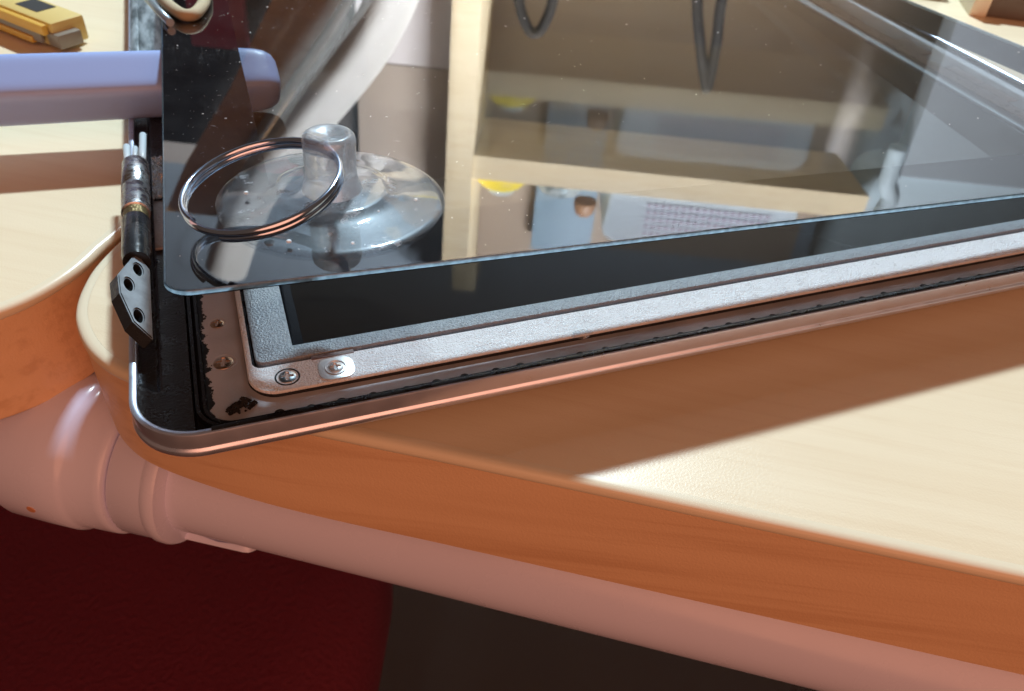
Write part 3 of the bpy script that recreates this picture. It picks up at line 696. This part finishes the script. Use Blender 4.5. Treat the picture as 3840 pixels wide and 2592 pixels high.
# ================================================================ SUCTION CUP and KEY RING
CU, CV = 26.0, 22.0
ct = thing('suction_cup', 'clear plastic suction cup stuck on the lower left corner of the glass', 'suction cup', gx((CU, CV, 0)))
def glathe(prof, n=64, cu=CU, cv=CV):
    g = Geo(); g.loft([[(cu + r * math.cos(2 * PI * k / n), cv + r * math.sin(2 * PI * k / n), h) for k in range(n)] for r, h in prof], True, False, False, True); return g
glathe([(0.01, 0.35), (7, 0.30), (14, 0.18), (17.6, 0.05), (18.15, 0.12), (18.25, 0.40), (18.0, 0.62), (17.0, 0.74), (14.5, 0.98), (11.5, 1.38), (9.3, 1.9), (8.9, 2.2), (8.3, 2.35), (0.01, 2.45)], 72).build('cup_disc', 'cup', ct, xf=gx, autosmooth=True)
glathe([(0.01, 2.1), (4.9, 2.1), (4.6, 3.2), (4.15, 4.2), (4.1, 5.2), (4.15, 9.6), (4.2, 10.4), (4.05, 11.1), (3.6, 11.6), (3.0, 11.65), (2.2, 11.3), (0.01, 11.05)], 56).build('knob', 'knob', ct, xf=gx, autosmooth=True)
# trapped air bubbles in the soft plastic
for (du, dv, r) in ((-11.2, -10.2, 0.75), (12.9, -4.0, 0.33), (6.0, -7.5, 0.2), (-8.5, -13.0, 0.42), (-13.3, 3.5, 0.4), (9.5, 4.5, 0.2), (0.5, -15.4, 0.3)):
    g = Geo(); n = 14; h0 = 1.0 + 0.02 * (18 - math.hypot(du, dv)) * 3
    h0 = 0.75 + max(0, (15 - math.hypot(du, dv))) * 0.11
    g.loft([[(CU + du + r * math.cos(a) * math.cos(2 * PI * k / n), CV + dv + r * math.cos(a) * math.sin(2 * PI * k / n), h0 + r * 0.7 * math.sin(a)) for k in range(n)] for a in (-0.4, 0.1, 0.5, 0.9, 1.3, 1.56)], True, False, False, True)
    g.build('bubble', pmat('bubble', (0.8, 0.86, 0.92), 0.08), ct, xf=gx)

# split key ring threaded through the knob
RC = Vector((25.1, 21.4, 27.55)); RR = 11.75
rn = Vector((-0.199, -0.0, 1.0)).normalized()
ra = rn.cross(Vector((0, 1, 0))).normalized(); rb = rn.cross(ra)
kr = thing('key_ring', 'coiled steel key ring threaded through the suction cup knob', 'key ring', tuple(RC - rn * 1.0))
g = Geo(); loops = []
turns = 1.93; m = 190; nn = 12
for i in range(m + 1):
    t = i / m; a = math.radians(52) + t * turns * 2 * PI
    lift = (t - 0.5) * 1.5
    er = ra * math.cos(a) + rb * math.sin(a)
    c0 = RC + er * RR + rn * lift
    loops.append([tuple(c0 + er * (0.48 * math.cos(2 * PI * k / nn)) + rn * (0.62 * math.sin(2 * PI * k / nn))) for k in range(nn)])
g.loft(loops, True, True, True, True); g.build('coil', 'ring', kr, autosmooth=True)

# ================================================================ LOOSE THINGS
# blue tool handle propping the glass up
hx0, hx1 = -95.0, 36.0
def hdl(p):  # p = (along, across, up) -> mm
    a = math.radians(-5.0); return (36 + (p[0]) * math.cos(a), 108.0 + p[0] * math.sin(a) + p[1], 7.0 + p[2])
ht = thing('tool_handle', 'periwinkle blue plastic tool handle wedged under the glass beside the hinge', 'tool', hdl((-60, 0, -8.2)))
def sq(t, e=5.5):
    c, q = math.cos(t), math.sin(t)
    r = (abs(c) ** e + abs(q) ** e) ** (-1 / e); a = math.radians(31)
    x, z = r * c, r * q
    return (x * math.cos(a) + z * math.sin(a) * -1, x * math.sin(a) + z * math.cos(a))
def hl(prof, n=64):
    g = Geo(); g.loft([[hdl((s, r * sq(2 * PI * k / n)[0], r * sq(2 * PI * k / n)[1])) for k in range(n)] for s, r in prof], True, True, True, True); return g
hl([(-150, 6.5), (-60, 6.3), (-30, 6.1), (-8, 6.0), (-5, 5.8), (-2.8, 5.4), (-1.2, 4.6), (-0.3, 3.3), (0, 1.6)]).build('grip', 'pen', ht, autosmooth=True)
g = Geo(); n = 32; sl_ = []
for q, dz in ((1.0, 0.06), (0.93, 0.10), (0.0, 0.07)):
    lp = []
    for k in range(n):
        t = 2 * PI * k / n
        s_ = -66.5 + q * (7.2 * math.cos(t)); e_ = 1.6 + q * 1.7 * math.sin(t); a_ = math.radians(31)
        h_ = 6.36 + dz
        lp.append(hdl((s_, e_ * math.cos(a_) - h_ * math.sin(a_), e_ * math.sin(a_) + h_ * math.cos(a_))))
    sl_.append(lp)
g.loft(sl_, True, False, False, True); g.build('hang_slot', 'pen_hole', ht)

# yellow utility knife at the back left
def kx(p):  # along blade (towards tip), across, up
    a = math.radians(-52); o = Vector((-16.2, 178.0, -DESK))
    q = o + Vector((math.cos(a), math.sin(a), 0)) * p[0] + Vector((-math.sin(a), math.cos(a), 0)) * p[1] + Vector((0, 0, p[2])); return tuple(q)
kt = thing('utility_knife', 'yellow utility knife with dark window lying behind the blue handle', 'knife', kx((-40, 0, 0)))
g = Geo(); g.box((-110, -5.6, 1.0), (0, 5.2, 8.4)); bd = g.build('body', 'yellow_pale', kt, xf=kx, bevel=1.0)
g = Geo(); g.box((-110, -7.4, 2.2), (-4, -6.3, 6.6)); g.build('side_rail', 'grey_plastic', kt, xf=kx, bevel=0.3)
g = Geo(); g.box((-36, -7.9, 5.2), (-1, -6.2, 8.0)); g.build('side_grip', 'yellow', kt, xf=kx, bevel=0.3)
g = Geo(); g.box((-32, -8.0, 1.4), (-8, -6.2, 3.4)); g.build('side_grip', 'yellow', kt, xf=kx, bevel=0.3)
g = Geo(); g.box((-21, -2.6, 8.2), (-10.5, 3.6, 8.55)); g.build('window', 'dark', kt, xf=kx)
g = Geo(); g.box((-3, -6.0, 1.5), (2.6, 1.5, 5.5)); g.build('nose', 'grey_plastic', kt, xf=kx, bevel=0.4)

# reflection in the glass built as a beige loop with a blue grey shank
bt = thing('reflection_loop', 'beige loop with blue grey shank modelling a reflection at the far left edge of the glass', 'reflection_loop', gx((4, 134, 0)))
g = Geo(); g.tube([gx(p) for p in catmull([(-1.5, 148, 1.6), (1.8, 133, 1.5), (4.6, 124.5, 1.5), (6.6, 122.5, 1.5), (8.6, 125, 1.5), (10.8, 135, 1.5), (11.5, 146, 1.6)], 5)], 1.5, 14); g.build('loop', 'beige', bt)
g = Geo(); g.tube([gx((-4.5, 146, 1.0)), gx((-0.5, 129, 1.0)), gx((2.2, 118.5, 1.0))], 1.0, 12); g.build('shank', 'bluegrey', bt)

# dark boxes at the back right of the desk
def rxf(p): q = Vector((p[0] * u.x + p[1] * v.x, p[0] * u.y + p[1] * v.y)); return (306 + q.x, 152 + q.y, p[2] - DESK)
xb = thing('box', 'dark brown flat box with a cream corner at the back right of the desk', 'box', rxf((60, 40, 0)))
g = Geo(); g.box((5, 2, 0), (130, 90, 14)); g.build('carton', 'brown_box', xb, xf=rxf, bevel=0.8)
g = Geo(); g.box((-1.5, 0.6, 0), (4.9, 92, 14.6)); g.build('end_flap', 'cream', xb, xf=rxf, bevel=0.5)
g = Geo(); g.box((-62, 18, 0.05), (-8, 60, 9)); tag(g.build('adapter', 'dark', xf=rxf, bevel=2.0), 'black rounded plastic block beside the brown box at the back', 'block')

# black foam crumb and clear glue scrap
g = Geo()
for k in range(90):
    a_ = random.uniform(0, 2 * PI); q = math.sqrt(random.random()); big = random.random()
    cx, cy = 16.1 + 2.3 * q * math.cos(a_), 5.5 + 1.15 * q * math.sin(a_) + 0.3 * q * math.cos(a_)
    cz = -1.3 + (1.0 - q * q) * 1.9 * (0.6 + 0.4 * (cx > 16.3)) * random.uniform(0.3, 1); r = random.uniform(0.22, 0.55)
    ps = [(cx + r * random.uniform(.6, 1.2) * dx, cy + r * random.uniform(.6, 1.2) * dy, cz + r * random.uniform(.6, 1.2) * dz) for dx, dy, dz in ((1, 0, 0), (0, 1, 0), (-1, 0, 0), (0, -1, 0), (0, 0, 1), (0, 0, -1))]
    g.add(ps, [(0, 1, 4), (1, 2, 4), (2, 3, 4), (3, 0, 4), (1, 0, 5), (2, 1, 5), (3, 2, 5), (0, 3, 5)])
tag(g.build('foam_crumb', 'foam'), 'torn black foam crumb in the near left corner of the lid', 'foam')
g = Geo(); random.seed(3); loops = []
for (h, q) in ((0.0, 0.9), (0.35, 1.1), (0.8, 0.7), (1.05, 0.2)):
    loops.append([(74.0 + q * (1.7 + random.uniform(-.6, .7)) * math.cos(2 * PI * k / 11), 6.1 + q * (0.85 + random.uniform(-.35, .35)) * math.sin(2 * PI * k / 11), h - 0.28) for k in range(11)])
g.loft(loops, True, True, True); tag(g.build('glue_scrap', 'cup'), 'clear crumpled scrap of glue on the bright near strip', 'scrap')

# ================================================================ WHAT THE GLASS MIRRORS: the shelf corner behind the desk
sf = thing('shelf', 'pale wooden shelf unit mirrored in the glass', 'shelf', sh(100, 150, FLOOR_Z))
g = Geo(); g.box((-402, 0, FLOOR_Z), (-337, 300, 1300)); g.build('post', 'shelf_wood', sf, xf=sxf, bevel=3)
g = Geo(); g.box((-336.5, 6, 656), (610, 300, 716)); g.build('board', 'shelf_wood', sf, xf=sxf, bevel=3)
g = Geo(); g.box((-336.5, 6, -20), (610, 300, 30)); g.build('board', 'shelf_wood', sf, xf=sxf, bevel=3)
g = Geo(); g.box((-336, 286, 717), (608, 299, 1300)); g.build('back_shade_panel', pmat('shelf_back_shade', (0.24, 0.19, 0.15), 0.7), sf, xf=sxf)  # panel added in dark brown to paint the shade behind the basket
def dome(cx, d0, z0, w, dep, h, n=28, k=0.45):
    g = Geo(); g.loft([[(cx + 0.5 * w * q * math.cos(2 * PI * i / n), d0 + 0.5 * dep * q * math.sin(2 * PI * i / n), z0 + h * t) for i in range(n)] for q, t in ((0.96, 0), (1.0, 0.2), (0.93, 0.55), (0.75, 0.82), (k, 0.97), (0.02, 1.0))], True, True, False, True); return g
yb = thing('yellow_bowl', 'yellow upturned bowl on the mirrored shelf beside its post', 'bowl', sh(-270, 70, 716))
dome(-270, 75, 716.5, 132, 110, 42, k=0.6).build('bowl', pmat('lemon_plastic', (0.86, 0.70, 0.05), 0.4), yb, xf=sxf)
dome(-268, 75, 757, 70, 60, 18).build('foot', 'basket', yb, xf=sxf)
tag(dome(-122, 80, 716.5, 120, 100, 48).build('tin', 'tin', xf=sxf), 'dark shiny tin between yellow bowl and white basket on the mirrored shelf', 'tin')
g = Geo(); g.box((-180, 230, 717), (-12, 250, 1000)); tag(g.build('blue_folder', 'blue_panel', xf=sxf, bevel=3), 'blue folder standing at the back of the mirrored shelf', 'folder')
tag(dome(-48, 150, 800, 60, 60, 46).build('brown_knob', 'brown_ball', xf=sxf), 'small brown round lid beside the white basket', 'lid')
bk = thing('basket', 'white perforated plastic basket standing on the mirrored shelf', 'basket', sh(230, 140, 716))
g = Geo()
prof = [(0, 0), (-5, 60), (-7, 95), (0, 118), (14, 130), (34, 134)]
g.loft([[ (230 + (x - 230), 140 + (y - 140), 716.5 + h) for (x, y, _) in rr(ins, 14 + ins * .4, 462 - ins, 270 - ins * .4, 18, 0, 6)] for ins, h in prof], True, True, True, True)
g.build('body', 'basket', bk, xf=sxf, autosmooth=True)
hole = None
for ix in range(18):
    for iz in range(5):
        x = 95 + ix * 17; z = 734 + iz * 18.5
        if hole is None:
            g = Geo(); g.box((x, 10.0, z), (x + 9, 16, z + 10)); hole = g.build('hole', 'basket_hole', bk, xf=sxf); X0, Z0 = x, z
        else:
            o = hole.copy(); COL.objects.link(o); o.parent = bk
            dv = su * (x - X0); o.location = (dv.x / 1000, dv.y / 1000, (z - Z0) / 1000)
# cords hanging from the board
def cord(pts, r, name, label):
    g = Geo(); g.tube([sh(*p) for p in catmull(pts, 6)], r, 10); return tag(g.build(name, 'cord'), label, 'cord')
cord([(96, 20, 120), (118, 20, 264), (142, 20, 350), (174, 20, 440), (180, 20, 441), (178, 20, 350), (170, 20, 264), (176, 20, 120)], 12, 'cord', 'dark cord standing up in a narrow loop below the mirrored shelf board')
cord([(-272, 40, 120), (-264, 40, 290), (-236, 40, 362), (-215, 40, 372), (-200, 40, 350), (-186, 40, 290), (-182, 40, 120)], 12, 'cord', 'dark looped cord beside the mirrored shelf post')
# light panel and pale things left of the post
g = Geo(); g.box((-640, 120, -20), (-404, 150, 492)); tag(g.build('panel', 'light_panel', xf=sxf), 'light grey panel left of the mirrored shelf post', 'panel')
g = Geo(); g.box((-640, 122, 496), (-406, 152, 830)); tag(g.build('lit_wall_sheet', pmat('lit_wall_tan', (0.40, 0.34, 0.29), 0.7), xf=sxf, bevel=2), 'added tan sheet standing in for lit wall above the light grey panel left of the mirrored post', 'added_sheet')  # sheet added to show a lit wall where the post shades it
g = Geo(); g.tube([sh(*p) for p in catmull([(-455, -60, 60), (-500, -60, 260), (-580, -60, 420), (-720, -60, 600), (-860, -60, 790), (-950, -60, 1000)], 8)], 52, 28)
tag(g.build('curved_tube', 'white_tube'), 'thick white curved tube crossing left of the mirrored shelf post', 'tube')
g = Geo(); rows = []
for (x, z) in ((-640, 180), (-725, 340), (-850, 560), (-985, 760), (-1060, 900)):
    rows.append([sh(x - 70, 30, z), sh(x + 75, 30, z), sh(x + 75, 60, z), sh(x - 70, 60, z)])
g.loft(rows, True, True, True); tag(g.build('plank', 'brown_board'), 'brown wooden plank leaning behind the white tube', 'plank')
g = Geo(); g.tube([sh(-600, 10, 290), sh(-668, 10, 398), sh(-812, 10, 598), sh(-900, 10, 720)], 11, 12); tag(g.build('rod', 'grey_rod'), 'grey metal rod along the leaning brown plank', 'rod')
g = Geo(); g.box((-1500, 150, FLOOR_Z), (-645, 400, 760)); cb = g.build('cabinet', 'cabinet', xf=sxf, bevel=4); tag(cb, 'dark cabinet behind the plank, mirrored at the left border', 'cabinet')
g = Geo(); g.box((-1042, 120, 120), (-905, 149, 500)); tag(g.build('maroon_bag', 'maroon_panel', xf=sxf, bevel=8), 'dark maroon bag standing against the mirrored cabinet', 'bag')
# pale blue cushion and white things right of the shelf end
g = Geo(); n = 40; loops = []
for d_, q in ((60, 0.93), (48, 0.98), (120, 1.0), (220, 0.98), (230, 0.9)):
    lp = []
    for (x, y, _) in rr(612, 600, 1900, 1250, 70, 0, 10): lp.append((1250 + (x - 1250) * q, d_, 945 + (y - 945) * q))
    loops.append(lp)
g.loft(loops, True, True, True, True); tag(g.build('bedding_bundle', 'pale_blue', xf=sxf), 'pale blue bundle hanging right of the mirrored shelf end', 'bundle')
g = Geo(); g.tube([sh(*p) for p in catmull([(618, -30, 520), (622, -30, 600), (640, -30, 640), (632, -30, 690)], 6)], 20, 14); tag(g.build('white_cloth', 'pale_blue'), 'white crumpled cloth at the mirrored shelf end', 'cloth')

g = Geo(); g.box((640, -40, FLOOR_Z), (2200, 30, 585)); tag(g.build('bed_side', 'bed_side', xf=sxf, bevel=6), 'grey blue padded bed side below the pale blue bundle', 'bed')
for o in bpy.data.objects:
    if '_base' in o: del o['_base']
